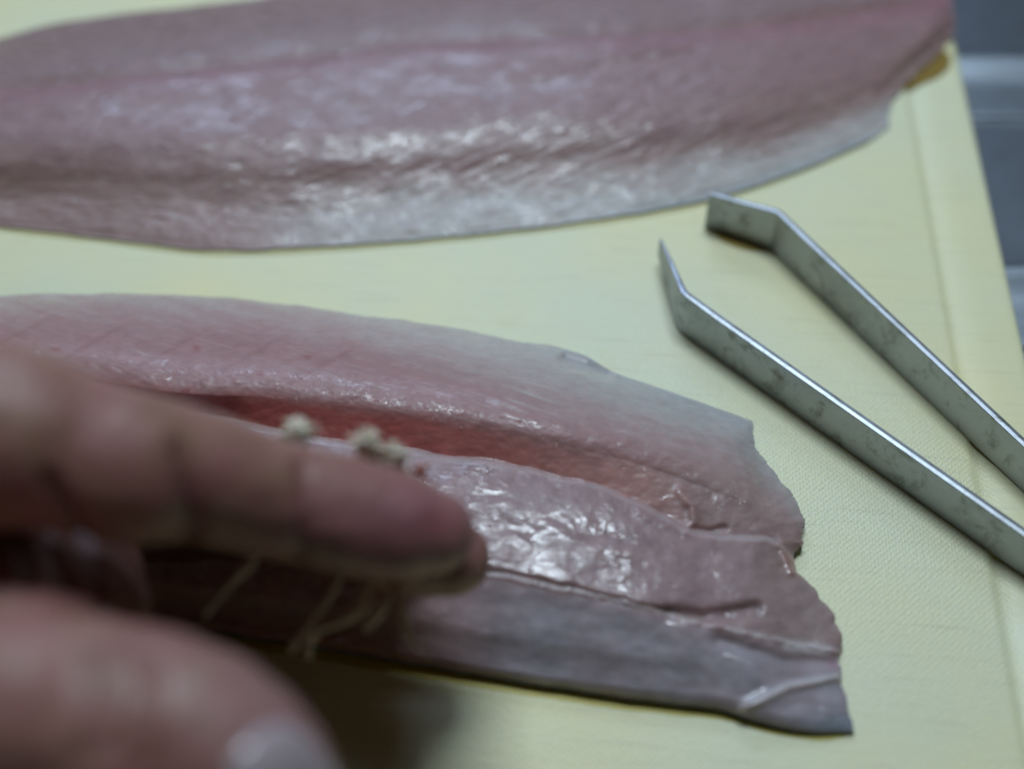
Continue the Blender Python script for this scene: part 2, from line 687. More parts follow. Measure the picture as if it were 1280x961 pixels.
A_ = [(-160, 470), (100, 466), (230, 486), (330, 490), (420, 500), (520, 514), (620, 530), (700, 549), (760, 563), (830, 584),
      (900, 610), (960, 632), (1010, 655)]
B_ = [(-160, 496), (100, 490), (250, 512), (330, 532), (400, 546), (500, 559), (560, 569), (640, 579), (700, 594), (760, 611),
      (800, 626), (860, 658), (900, 666), (975, 678), (1003, 708), (1080, 730)]
C_ = [(-160, 700), (400, 692), (610, 714), (680, 727), (760, 747), (830, 764), (900, 775), (960, 772), (1060, 792)]
D_ = [(-160, 712), (400, 702), (610, 718), (700, 735), (780, 752), (850, 771), (920, 790), (1000, 805), (1060, 818)]
TOPY = [(-160, 392)] + NT_[1:] + [(985, 612), (1004, 690), (1036, 758), (1070, 800)]
BOTY = NB_


def near_height(px, py, ed):
    ya = smooth_curve(A_, px)
    wob = 5 * fbm(px / 60, px * 0 + 2.2, 3)
    yb = smooth_curve(B_, px) + wob * sstep(350, 500, px)
    wl = 5.0 * fbm(px / 45, px * 0 + 6.6, 4)
    yc = smooth_curve(C_, px) + wl
    yd = smooth_curve(D_, px) + wl
    yt = curve(TOPY, px)
    yt = np.minimum(yt, ya - 50)
    ye = curve(BOTY, px)
    zA = smooth_curve([(-160, 17), (500, 17.0), (620, 16), (700, 14.7), (800, 12.3), (880, 9.6), (960, 6.5), (1010, 4.6), (1080, 3.5)], px)
    zB = smooth_curve([(-160, 12.0), (500, 12.0), (600, 11.6), (700, 10.6), (800, 9.0), (880, 6.8), (960, 4.8), (1003, 2.6), (1080, 2.4)], px)
    lip = smooth_curve([(-160, 0.9), (600, 1.0), (800, 1.4), (860, 1.6), (960, 1.5), (1000, 1.0), (1080, 0.5)], px)
    zt = curve([(600, 3.4), (940, 1.3)], px)
    dr = smooth_curve([(500, 1), (720, 1), (860, 0.7), (960, 0.35), (1080, 0.15)], px)
    ks = [(yt, zt, None),
          (ya - 18, zA, 'dome'),
          (ya + 6, zA - np.minimum(1.0, 0.30 * (zA - zB)), 'in'),
          (yb, zB, 'l'),
          (yb + 9, zB + lip, 'out'),
          (yb + 0.20 * (yc - yb), zB + lip + 0.1, 'l'),
          (yb + 0.55 * (yc - yb), zB + lip - 0.25 * dr, 's'),
          (yc - 6, zB + lip - 1.0 * dr, 'l'),
          (yd + 4, zB + lip - 1.9 * dr, 'l'),
          (yd + 0.45 * (ye - yd), 0.62 * (zB + lip - 1.9 * dr) + 0.38 * 3.3, 'l'),
          (ye, 3.4 + 0 * px, 'l')]
    z = knots(px, py, ks)
    # thin rounded rim on the near side and the cut end; the back simply rounds down
    far = np.maximum(sstep(480, 700, py), sstep(900, 960, px))
    r = 26 + 8 * far
    t = np.clip(ed / r, 0, 1)
    lim = 2.0 + 2.0 * sstep(480, 700, py)
    low = np.minimum(z, lim) - (1.2 + 0.7 * far) * (1 - np.sqrt(np.clip(1 - (1 - t)**2, 0, 1)))
    k = sstep(0, 1, np.clip(ed / (r * 1.6), 0, 1))
    z1 = low + (z - np.minimum(z, lim)) * k
    z = z + (z1 - z) * far
    # tail corner presses down
    z *= 1 - 0.45 * np.exp(-((px - 1065)**2 + (py - 912)**2) / 70**2)
    # pocket under the rim flap
    def seg(x0, y0, x1, y1, w):
        d = dist_to_poly(px, py, np.array([(x0, y0), (x1, y1)], float))
        return np.exp(-(d / w)**2)
    z -= 2.0 * np.exp(-(dist_to_poly(px, py, np.array([(706, 450), (735, 458), (758, 467)], float)) / 8)**2) * 0.8
    z += 0.8 * seg(705, 438, 760, 456, 6)
    # creases of the belly
    z -= 1.15 * np.exp(-(dist_to_poly(px, py, np.array([(835, 764), (880, 769), (945, 760)], float)) / 8)**2)
    z -= 0.5 * np.exp(-((py - (yc - 1)) / 4.5)**2) * sstep(560, 640, px) * (1 - sstep(930, 990, px)) * (0.4 + 0.6 * np.clip(0.5 + fbm(px / 30, px * 0, 3), 0, 1))
    z += 0.45 * np.exp(-((py - yd) / 3.0)**2) * sstep(540, 640, px) * np.clip(0.45 + 1.2 * fbm(px / 22, px * 0 + 3, 3), 0, 1)
    # fold lines running into the tail
    z += 0.7 * np.exp(-(dist_to_poly(px, py, np.array([(930, 885), (985, 858), (1045, 846)], float)) / 6)**2)
    z -= 0.8 * np.exp(-(dist_to_poly(px, py, np.array([(900, 800), (980, 825), (1040, 828)], float)) / 9)**2)
    z += 0.6 * np.exp(-(dist_to_poly(px, py, np.array([(975, 680), (984, 700), (990, 715)], float)) / 5)**2)
    # torn knots where the red strip meets the tail
    kn = np.exp(-(((px - 870) / 75)**2 + ((py - 640) / 28)**2))
    z += kn * 0.35 * fbm(px / 42, py / 34, 3)
    z += 1.2 * np.exp(-(dist_to_poly(px, py, np.array([(850, 615), (866, 632), (868, 652), (858, 662)], float)) / 7)**2) * 0.45
    z += 0.8 * np.exp(-(dist_to_poly(px, py, np.array([(800, 640), (830, 655), (845, 660)], float)) / 7)**2) * 0.4
    z -= 0.55 * np.exp(-(dist_to_poly(px, py, np.array([(868, 662), (885, 664), (905, 660)], float)) / 5)**2)
    # overall relief
    wx, wy = px / 7.0, py / 5.2
    fade = np.clip(ed / 12, 0, 1)
    z += fade * (0.28 - 0.16 * sstep(-10, 6, py - ya) * (1 - sstep(-6, 4, py - yb))) * fbm(px / 70, py / 50, 3)
    along_f = (px * 0.97 + py * 0.25)
    across = (-px * 0.25 + py * 0.97)
    upper = 1 - sstep(-6, 10, py - ya)
    z += fade * upper * (1 - sstep(-60, -25, py - ya)) * 0.07 * fbm(along_f / 60, across / 8, 2)
    bb = sstep(2, 14, py - yb) * (1 - sstep(50, 120, py - yb)) + np.exp(-(((px - 890) / 90)**2 + ((py - 722) / 26)**2))
    z += fade * bb * 0.02 * fbm(px / 12, py / 8, 2)
    z += fade * (1 - upper) * (0.035 + 0.05 * (1 - sstep(-10, 20, py - yd))) * fbm(px / 16, py / 12, 3)
    # coarse wetness of ridge crest
    cr = np.exp(-((py - ya + 8) / 16)**2)
    z += cr * 0.10 * fbm(px / 13, py / 9, 2)
    # step edges of the muscle flakes in the end cut
    z += 0.18 * np.abs(perlin(px / 34 + 3, py / 26)) * sstep(860, 960, px)
    return z


def lerp(a, b, t):
    return a + (b - a) * t[..., None]


def near_colour(px, py, z, ed):
    pink = np.array([0.40, 0.235, 0.235])
    pale = np.array([0.48, 0.43, 0.41])
    red = np.array([0.44, 0.125, 0.11])
    salmon = np.array([0.47, 0.25, 0.225])
    mauve = np.array([0.35, 0.235, 0.24])
    grey = lerp(np.array([0.42, 0.22, 0.19]), np.array([0.33, 0.31, 0.345]), sstep(430, 680, px))  # left part reddened: warm bounce from the hand painted into the flesh
    teal = np.array([0.38, 0.41, 0.43])
    white = np.array([0.62, 0.60, 0.60])
    ya = smooth_curve(A_, px)
    yb = smooth_curve(B_, px) + 5 * fbm(px / 60, px * 0 + 2.2, 3) * sstep(350, 500, px)
    wl = 5.0 * fbm(px / 45, px * 0 + 6.6, 4)
    yc = smooth_curve(C_, px) + wl
    yd = smooth_curve(D_, px) + wl
    yt = curve(TOPY, px)
    yt = np.minimum(yt, ya - 20)
    t = (py - yt) / (ya - yt)
    n = fbm((px * 0.97 + py * 0.28) / 90, (-px * 0.28 + py * 0.97) / 12, 5)
    nb = fbm(px / 80 + 9, py / 60, 4)
    right = sstep(350, 720, px)
    pk = np.clip(sstep(-0.30 + 0.40 * right, 0.48 + 0.50 * right, t + 0.18 * n), 0, 1)
    c = lerp(pale, pink, pk)
    # pale sinew streaks curving across the upper half
    st = np.clip(fbm((px * 0.95 + py * 0.32) / 120 + 4, (-px * 0.32 + py * 0.95) / 5.0, 3) - 0.22, 0, 1) * 1.6
    zone = np.exp(-(((px - 620) / 190)**2 + ((py - 500) / 36)**2))
    c = c + (pale - c) * np.clip(st * (0.35 + 1.2 * zone), 0, 0.8)[..., None]
    fib = np.clip(fbm((px * 0.96 + py * 0.29) / 34 + 8, (-px * 0.29 + py * 0.96) / 3.2, 3) - 0.15, 0, 1)
    c = c + (np.array([0.55, 0.50, 0.46]) - c) * (0.35 * fib * sstep(0.05, 0.4, t))[..., None]
    # faint v-shaped muscle divisions
    d = (px * 0.55 + (py - 430) * 1.0)
    flake = np.abs(((d / 62) % 1.0) - 0.5) * 2
    fl = 0.8 * sstep(0.80, 1.0, flake) * (1 - sstep(450, 560, px)) * sstep(0.15, 0.5, t)
    c = c + (np.array([0.26, 0.10, 0.10]) - c) * (0.32 * fl)[..., None]
    # a few small blood spots
    for (x0, y0, w, h) in ((70, 437, 7, 3), (326, 466, 5, 4), (235, 489, 5, 7), (246, 435, 5, 4), (385, 446, 6, 3), (470, 500, 6, 3)):
        g = np.exp(-(((px - x0) / w)**2 + ((py - y0) / h)**2))
        c = c + (np.array([0.28, 0.04, 0.05]) - c) * (0.45 * g)[..., None]
    teal_e = np.exp(-ed / 22) * sstep(560, 760, px)
    c = c + (teal - c) * (0.7 * teal_e)[..., None]
    # the end of the fillet is pale pink
    endp = sstep(780, 940, px) * sstep(-30, 60, py - (ya - 60))
    c = c + (np.array([0.38, 0.29, 0.26]) - c) * (0.6 * endp)[..., None]
    # red strip on the step
    wr = sstep(-6, 20, py - ya + 6 * nb) * (1 - sstep(-3, 3, py - yb))
    rr = lerp(red, salmon, sstep(480, 760, px + 60 * nb))
    rr = lerp(rr, np.array([0.36, 0.245, 0.235]), sstep(760, 900, px))
    rr = rr * (1 + 0.22 * fbm(px / 26, py / 7, 4))[..., None]
    c = c + (rr - c) * wr[..., None]
    # lower half
    lo = sstep(-2, 4, py - yb)
    lc = lerp(mauve, grey, sstep(-10, 30, py - yd) * (0.75 + 0.25 * nb))
    lc = lc * (1 + 0.22 * fbm(px / 40 + 2, py / 22, 4))[..., None]
    lc = lerp(lc, np.array([0.32, 0.25, 0.23]), 0.6 * sstep(880, 1010, px) * (1 - sstep(-20, 40, py - yd)))
    rim = np.exp(-((py - yb - 4) / 4)**2) * (0.4 + 0.6 * np.clip(nb + 0.5, 0, 1))
    lc = lerp(lc, white * 0.8, 0.45 * rim)
    sinew = np.exp(-((py - yd) / 3.2)**2) * sstep(560, 660, px) * np.clip(0.55 + fbm(px / 24, px * 0 + 3, 3), 0, 1)
    lc = lerp(lc, white, 0.6 * sinew)
    dk = np.clip(0.3 + 1.3 * fbm(px / 40, px * 0 + 9, 3), 0, 1) * np.exp(-((py - yc + 2) / 6)**2) * sstep(600, 700, px) * (1 - sstep(940, 990, px))
    lc = lerp(lc, np.array([0.30, 0.22, 0.16]), 0.5 * dk)  # crease shadow painted dark brown into the flesh colour
    s2 = np.exp(-(dist_to_poly(px, py, np.array([(925, 886), (985, 858), (1045, 846)], float)) / 6)**2)
    s3 = np.exp(-(dist_to_poly(px, py, np.array([(985, 806), (1030, 812), (1046, 822)], float)) / 7)**2)
    lc = lerp(lc, white, 0.55 * np.clip(s2 + s3, 0, 1))
    pp = np.exp(-(((px - 1042) / 8)**2 + ((py - 826) / 13)**2))
    lc = lerp(lc, np.array([0.38, 0.17, 0.26]), 0.5 * pp)
    te = np.exp(-(((px - 1055) / 60)**2 + ((py - 908) / 16)**2))
    lc = lerp(lc, np.array([0.16, 0.21, 0.24]), 0.8 * te)
    notch = np.exp(-(((px - 990) / 16)**2 + ((py - 690) / 26)**2))
    lc = lerp(lc, np.array([0.36, 0.16, 0.10]), 0.6 * notch)
    c = c + (lc - c) * lo[..., None]
    # wetness: torn cut crest, lip and belly front are rougher
    cr = np.exp(-((py - ya + 6) / 17)**2) * (1 - sstep(800, 950, px))
    band = sstep(0, 14, py - yb) * (1 - sstep(30, 120, py - yb)) * 0.34
    band2 = np.exp(-(((px - 890) / 90)**2 + ((py - 722) / 26)**2)) * 0.8
    tail = sstep(820, 930, px) * (1 - lo) * 0.35
    up = (1 - lo) * 0.22 * (1 - 0.7 * wr)
    mk = np.clip(np.maximum.reduce([0.5 * cr, band, band2, tail, up, 0.6 * sinew]), 0, 1)
    crest = np.exp(-((py - ya + 10) / 20)**2) * (1 - sstep(880, 980, px))
    return np.clip(c, 0.02, 0.9), np.stack([mk, crest], -1)


fillet('near_fish_fillet', NT_, NB_, NL_, NR_, 780, 380, near_height, near_colour, MAT_FLESH, 8,
       'raw pink fish fillet with a red strip along its step, lying beneath the hand', 'fish fillet', G_FISH)

# ---- far fillet
FT_ = [(-170, 92), (-80, 66), (0, 48), (60, 32), (130, 20), (220, 10), (320, -2), (500, -26), (700, -48), (900, -62), (1050, -66), (1150, -60)]
FR_ = [(1150, -60), (1180, -20), (1190, 10), (1192, 45), (1172, 68), (1134, 103), (1112, 132), (1111, 156), (1086, 176)]
FB_ = [(-170, 262), (-80, 270), (0, 282), (100, 293), (200, 306), (280, 312), (400, 307), (560, 295), (700, 280), (820, 262),
       (900, 245), (980, 220), (1040, 196), (1086, 176)]
FL_ = [(-170, 92), (-172, 150), (-172, 210), (-170, 262)]
FG_ = [(-180, 128), (0, 108), (130, 96), (250, 82), (400, 66), (500, 53), (640, 46), (800, 38), (900, 32), (1000, 22), (1100, 8), (1200, -12)]


def far_height(px, py, ed):
    yg = smooth_curve(FG_, px)
    yt = curve(FT_, px)
    yt = np.minimum(yt, yg - 45)
    yb = curve(FB_ + [(1200, 80)], px)
    zg = smooth_curve([(-170, 9), (100, 9.8), (400, 10), (800, 9), (1000, 7), (1120, 4.8), (1200, 3.5)], px)
    tl = np.clip((py - yg) / (yb - yg), 0, 1)
    prof = smooth_curve([(0, 1), (0.25, 0.985), (0.42, 0.90), (0.55, 0.71), (0.68, 0.44), (0.80, 0.235), (0.9, 0.14), (1, 0.07)], tl)
    tu = np.clip((py - yt) / (yg - yt), 0, 1)
    up_ = 0.45 + 0.55 * np.sin(0.5 * np.pi * np.clip(tu * 1.05, 0, 1))**0.85
    z = zg * np.where(py > yg, prof, up_)
    z -= 0.5 * np.exp(-((py - yg - 2) / 9)**2)
    r = 18.0
    t = np.clip(ed / r, 0, 1)
    lo = np.minimum(z, 1.3)
    k = sstep(0, 1, np.clip(ed / (r * 1.5), 0, 1))
    z0 = z
    z = lo - 0.7 * (1 - np.sqrt(np.clip(1 - (1 - t)**2, 0, 1))) + (z - lo) * k
    z = z0 + (z - z0) * sstep(0, 60, py - yg)
    fade = np.clip(ed / 12, 0, 1)
    a, b = (px * 0.90 - py * 0.42), (px * 0.42 + py * 0.90)
    d = np.exp(-((px - 800) / 330)**2)
    z += fade * (0.06 + 0.08 * d) * fbm(a / 60, b / 7.5, 2)
    z += fade * 0.05 * fbm(px / 14, py / 6, 2)
    z += fade * 0.45 * fbm(px / 150 + 7, py / 60, 2)
    z += fade * 0.08 * fbm(px / 40, py / 16, 2)
    lowband = np.exp(-((py - (yb - 30)) / 28)**2)
    z += fade * lowband * 0.22 * fbm(px / 34, py / 7, 3)
    z += 0.5 * np.exp(-(dist_to_poly(px, py, np.array([(640, 98), (700, 90), (760, 72), (860, 60)], float)) / 5)**2)
    return z


def far_colour(px, py, z, ed):
    yg = smooth_curve(FG_, px)
    yb = curve(FB_ + [(1200, 80)], px)
    mauve = np.array([0.33, 0.205, 0.21])
    upper = np.array([0.29, 0.19, 0.19])
    brown = np.array([0.36, 0.24, 0.225])
    pale = np.array([0.52, 0.50, 0.48])
    t = (py - yg) / (yb - yg)
    nb = fbm(px / 110, py / 45, 4)
    c = lerp(upper, mauve, sstep(-12, 12, py - yg))
    c = lerp(c, brown, sstep(0.35, 0.7, t + 0.25 * nb))
    p = sstep(0.66, 0.92, t + 0.10 * nb) * sstep(260, 500, px)
    c = lerp(c, pale, 0.85 * p)
    c = lerp(c, np.array([0.31, 0.12, 0.17]), 0.45 * np.exp(-((py - yg - 9) / 14)**2) * (0.6 + 0.4 * np.clip(0.5 + nb, 0, 1)))
    c = lerp(c, np.array([0.24, 0.15, 0.10]), 0.4 * np.exp(-((py - yg) / 6)**2))
    a, b = (px * 0.90 - py * 0.42), (px * 0.42 + py * 0.90)
    s = fbm(a / 90, b / 6.5, 3)
    c = c * (1 + 0.10 * s * np.exp(-((px - 800) / 380)**2))[..., None]
    c = c * (1 + 0.12 * fbm(px / 30, py / 18, 3))[..., None]
    e = np.exp(-ed / 7) * sstep(700, 860, px) * sstep(150, 185, py)
    c = lerp(c, np.array([0.24, 0.30, 0.33]), 0.7 * e)
    mk = np.clip(0.60 + 0.35 * sstep(0.5, 0.8, t) + 0.3 * np.exp(-((py - yg + 22) / 12)**2), 0, 1)
    mk = mk * (1 - 0.35 * np.exp(-((t - 0.58) / 0.13)**2))
    crest = np.exp(-((py - yg + 24) / 14)**2) * 0.35
    return np.clip(c, 0.02, 0.9), np.stack([mk, crest], -1)


fillet('far_fish_fillet', FT_, FB_, FL_, FR_, 620, 260, far_height, far_colour, MAT_FLESH_FAR, 6,
       'whole mauve fish fillet with a silvery white rim, at the back of the board', 'fish fillet', G_FISH)
bpy.data.objects['near_fish_fillet'].name = 'fish_fillet'
bpy.data.objects['far_fish_fillet'].name = 'fish_fillet.001'


# ------------------------------------------------------------------ tubes
def tube(pts, radii, seg=14, flat=None, caps=True):
    """pts (n,3) metres, radii (n,) metres. returns verts, faces. flat = (n,) squash along second axis"""
    pts = np.asarray(pts, float)
    n = len(pts)
    T = np.gradient(pts, axis=0)
    T /= np.linalg.norm(T, axis=1)[:, None]
    up = np.array([0, 0, 1.0])
    if abs(T[0] @ up) > 0.9:
        up = np.array([0, 1.0, 0])
    N = np.cross(T[0], up)
    N /= np.linalg.norm(N)
    V, F = [], []
    for i in range(n):
        N = N - T[i] * (N @ T[i])
        N /= np.linalg.norm(N)
        Bn = np.cross(T[i], N)
        for k in range(seg):
            a = 2 * math.pi * k / seg
            fl = 1.0 if flat is None else flat[i]
            V.append(pts[i] + radii[i] * (math.cos(a) * N + math.sin(a) * Bn * fl))
    for i in range(n - 1):
        for k in range(seg):
            k2 = (k + 1) % seg
            F.append((i * seg + k, i * seg + k2, (i + 1) * seg + k2, (i + 1) * seg + k))
    if caps:
        V.append(pts[0])
        V.append(pts[-1])
        a, b = len(V) - 2, len(V) - 1
        for k in range(seg):
            k2 = (k + 1) % seg
            F.append((k2, k, a))
            F.append(((n - 1) * seg + k, (n - 1) * seg + k2, b))
    return V, F


def limb(knots4, n=40, seg=28, round0=True, round1=True):
    """knots4: rows of x,y,z,r (mm). smooth, rounded at both ends"""
    P = polyline(knots4, n)
    p, r = P[:, :3] * MM, P[:, 3] * MM
    out_p, out_r = list(p), list(r)
    if round1:
        d = p[-1] - p[-2]
        d /= np.linalg.norm(d)
        for a in (20, 40, 58, 73, 85):
            a = math.radians(a)
            out_p.append(p[-1] + d * r[-1] * math.sin(a))
            out_r.append(r[-1] * math.cos(a))
    if round0:
        d = p[0] - p[1]
        d /= np.linalg.norm(d)
        for a in (20, 40, 58, 73, 85):
            a = math.radians(a)
            out_p.insert(0, p[0] + d * r[0] * math.sin(a))
            out_r.insert(0, r[0] * math.cos(a))
    return tube(np.array(out_p), np.array(out_r), seg)


# ------------------------------------------------------------------ the tweezers
def arm_plan(pts_px, extra):
    w = on_z(np.array([p[0] for p in pts_px], float), np.array([p[1] for p in pts_px], float), np.zeros(len(pts_px)))
    return w


far_b = arm_plan([(881, 283), (963, 309), (1280, 610)], 0)
near_b = arm_plan([(822, 328), (849, 410), (1280, 715)], 0)
# where the two straight arms meet
p1, d1 = far_b[1][:2], (far_b[2] - far_b[1])[:2]
p2, d2 = near_b[1][:2], (near_b[2] - near_b[1])[:2]
A = np.array([d1, -d2]).T
tt = np.linalg.solve(A, p2 - p1)
meet = p1 + d1 * tt[0]
print('tweezers meet', meet, 'arm length mm', np.linalg.norm(meet - p1) / MM, np.linalg.norm(meet - p2) / MM)

root = empty('tweezers', (float(near_b[2][0]), float(near_b[2][1]), 0))
tag(root, 'worn steel fish bone tweezers lying on edge, bent tips apart', 'tweezers')


LEAN = np.array([-0.75, -0.66]) * 0.0


def blade(path, hs, z0s, th, name):
    """flat strip standing on edge: path (n,2) m on the board, hs heights mm"""
    n = len(path)
    T = np.gradient(path, axis=0)
    T /= np.linalg.norm(T, axis=1)[:, None]
    N = np.stack([-T[:, 1], T[:, 0]], -1)
    bev = 0.18
    V, F = [], []
    for i in range(n):
        h, z0, w = hs[i], z0s[i], th[i] / 2
        b = min(bev, w * 0.6)
        sec = [(-w, z0 + b), (-w + b, z0), (w - b, z0), (w, z0 + b), (w, z0 + h - 0.15 * w - b * 0.4), (w - b * 0.4, z0 + h - 0.09 * w), (0, z0 + h), (-w + b * 0.4, z0 + h - 0.09 * w), (-w, z0 + h - 0.15 * w - b * 0.4)]
        for (o, z) in sec:
            q = path[i] + N[i] * o * MM + LEAN * z * MM
            V.append((q[0], q[1], z * MM))
    for i in range(n - 1):
        for k in range(9):
            k2 = (k + 1) % 9
            F.append((i * 9 + k, i * 9 + k2, (i + 1) * 9 + k2, (i + 1) * 9 + k))
    F.append(tuple(range(8, -1, -1)))
    F.append(tuple((n - 1) * 9 + k for k in range(9)))
    o = mesh_obj(name, V, F, MAT_TWEEZERS, root, smooth=False)
    bm = bmesh.new()
    bm.from_mesh(o.data)
    bmesh.ops.recalc_face_normals(bm, faces=bm.faces)
    bm.to_mesh(o.data)
    bm.free()
    return o


def arm_path(b, bow):
    tip, bend = b[0][:2], b[1][:2]
    d = bend - tip
    L = np.linalg.norm(meet - bend)
    u = (meet - bend) / L
    nrm = np.array([-u[1], u[0]])
    pts = [tip, tip + d * 0.5, bend - d * 0.10, bend - d * 0.03 + u * 0.0002, bend + u * 0.0007]
    for t in np.linspace(0.06, 0.96, 22):
        pts.append(bend + u * L * t + nrm * bow * MM * math.sin(math.pi * t)**2)
    return np.array(pts)


pf = arm_path(far_b, 0.0)
pn = arm_path(near_b, 0.0)
nf = len(pf)
hf = np.r_[9.6, 9.9, 10.3, 10.4, 10.4, np.linspace(10.2, 8.5, nf - 5)]
hn = np.r_[5.0, 7.8, 9.8, 10.1, 10.3, np.linspace(10.0, 8.5, nf - 5)]
zn = np.r_[2.0, 1.0, 0.2, 0.1, 0.05, np.full(nf - 5, 0.05)]
zf = np.full(nf, 0.05)
thf = np.r_[0.9, 1.2, 1.3, 1.4, 1.4, np.full(nf - 5, 1.6)]
thn = np.r_[0.35, 0.9, 1.3, 1.4, 1.4, np.full(nf - 5, 1.6)]
blade(pf, hf, zf, thf, 'arm')
blade(pn, hn, zn, thn, 'arm')
# the closed end: a folded bow past the frame
uf = (pf[-1] - pf[-2]) / np.linalg.norm(pf[-1] - pf[-2])
un = (pn[-1] - pn[-2]) / np.linalg.norm(pn[-1] - pn[-2])
mid = (pf[-1] + pn[-1]) / 2
um = (uf + un) / np.linalg.norm(uf + un)
bow = polyline([pf[-1], pf[-1] + uf * 0.003, mid + um * 0.008, pn[-1] + un * 0.003, pn[-1]], 16)
blade(bow, np.full(16, 8.5), np.full(16, 0.05), np.full(16, 1.4), 'joint')

# ------------------------------------------------------------------ the hand
def kd(px, py, dep, r):
    p = at_depth(np.float64(px), np.float64(py), dep) / MM
    return [p[0], p[1], p[2], r]


index = [kd(-260, 600, 165, 13), kd(-160, 565, 160, 12.5), kd(-60, 548, 156, 12.0), kd(20, 548, 157, 11.3), kd(90, 566, 159, 10.3),
         kd(163, 584, 161, 10.0), kd(233, 592, 165, 8.9), kd(350, 622, 171, 7.7), kd(438, 644, 175, 8.1), kd(505, 659, 177, 7.5),
         kd(540, 664, 178, 6.2)]
middle = [kd(-300, 590, 186, 12), kd(-180, 560, 186, 11), kd(0, 556, 186, 9.8), kd(160, 588, 187, 9.3), kd(320, 622, 188, 8.6),
          kd(450, 656, 189, 8.0), kd(520, 684, 190, 7.4), kd(566, 697, 190, 5.8)]
ring = [kd(-320, 610, 204, 11), kd(-200, 590, 204, 10.5), kd(-60, 575, 205, 9.2), kd(80, 585, 207, 8.9), kd(220, 605, 208, 8.4),
        kd(340, 625, 207, 8.0), kd(430, 650, 205, 7.4), kd(480, 665, 203, 6.0)]
little = [kd(-330, 670, 214, 10), kd(-210, 640, 212, 9.8), kd(-80, 620, 212, 8.6), kd(20, 625, 211, 8.0), kd(90, 640, 208, 7.6),
          kd(140, 650, 204, 6.6)]
thumb = [kd(-420, 860, 165, 15), kd(-260, 872, 152, 14), kd(-120, 880, 143, 12.8), kd(0, 888, 140, 11.5), kd(90, 897, 139, 11.0),
         kd(165, 912, 138, 11.3), kd(235, 934, 138, 11.0), kd(290, 962, 138, 10.2), kd(330, 994, 139, 8.8), kd(352, 1022, 140, 7.4)]


def xyz(row):
    return np.array(row[:3])


wrist = (xyz(index[0]) + xyz(little[0]) + xyz(thumb[0])) / 3 + np.array([-48, -22, -2])
elbow = wrist + np.array([-150, -95, 10])
parts = [limb(index, 60), limb(middle, 50), limb(ring, 60), limb(little, 50), limb(thumb, 60)]
for f_ in (index, middle, ring, little):
    a = xyz(f_[0])
    parts.append(limb([[*xyz(f_[1]), f_[1][3] * 0.98], [*(a * 0.72 + wrist * 0.28), 14], [*(a * 0.35 + wrist * 0.65), 17], [*wrist, 19]], 30))
parts.append(limb([[*xyz(thumb[1]), 14], [*(xyz(thumb[0]) * 0.6 + wrist * 0.4), 18], [*wrist, 20]], 30))
# palm heel and web between thumb and index
pc = (xyz(index[0]) + xyz(thumb[0])) / 2
parts.append(limb([[*(xyz(index[1]) * 0.55 + xyz(thumb[1]) * 0.45 + np.array([-4, 0, -4])), 8], [*pc, 15], [*(pc * 0.5 + wrist * 0.5), 20]], 24))
parts.append(limb([[*wrist, 21], [*(wrist * 0.6 + elbow * 0.4), 23], [*elbow, 29]], 30))
for (pts, r) in ((((-60, 600, 172), (60, 690, 180), (90, 800, 165)), 10.0), (((-120, 600, 172), (10, 700, 178), (20, 830, 160)), 12.0), (((-40, 600, 170), (100, 706, 182), (120, 770, 174)), 7.5)):
    parts.append(limb([kd(*q, r) for q in pts], 30))
V, F = [], []
for (v, f_) in parts:
    o_ = len(V)
    V += [tuple(x) for x in v]
    F += [tuple(i + o_ for i in q) for q in f_]
me = bpy.data.meshes.new('hand_raw')
me.from_pydata(V, [], F)
tmp = bpy.data.objects.new('hand_raw', me)
COL.objects.link(tmp)
bm = bmesh.new()
bm.from_mesh(me)
bmesh.ops.recalc_face_normals(bm, faces=bm.faces)
bm.to_mesh(me)
bm.free()
rm = tmp.modifiers.new('r', 'REMESH')
rm.mode = 'VOXEL'
rm.voxel_size = 0.8 * MM
sm = tmp.modifiers.new('s', 'SMOOTH')
sm.factor = 0.5
sm.iterations = 10
dg = bpy.context.evaluated_depsgraph_get()
hm = bpy.data.meshes.new_from_object(tmp.evaluated_get(dg))
bpy.data.objects.remove(tmp)
hm.name = 'hand'
nv_ = len(hm.vertices)
co = np.empty(nv_ * 3, np.float32)
hm.vertices.foreach_get('co', co)
co = co.reshape(-1, 3).astype(float)
no = np.empty(nv_ * 3, np.float32)
hm.vertices.foreach_get('normal', no)
no = no.reshape(-1, 3).astype(float)
pp = project(co)
dep = co[:, 1] * CT - (co[:, 2] - CAM_H) * ST
is_th = (dep < 0.158) & (pp[:, 1] > 740)
facing = (no @ np.array([0, -CT, ST])) > -0.2
X, Y = pp[:, 0], pp[:, 1]
disp = np.zeros(nv_)
fold = []


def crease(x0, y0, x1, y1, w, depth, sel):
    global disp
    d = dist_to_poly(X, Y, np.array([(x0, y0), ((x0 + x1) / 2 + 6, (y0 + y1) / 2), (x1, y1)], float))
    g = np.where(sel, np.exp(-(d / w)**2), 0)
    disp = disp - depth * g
    fold.append(g * min(1, depth))


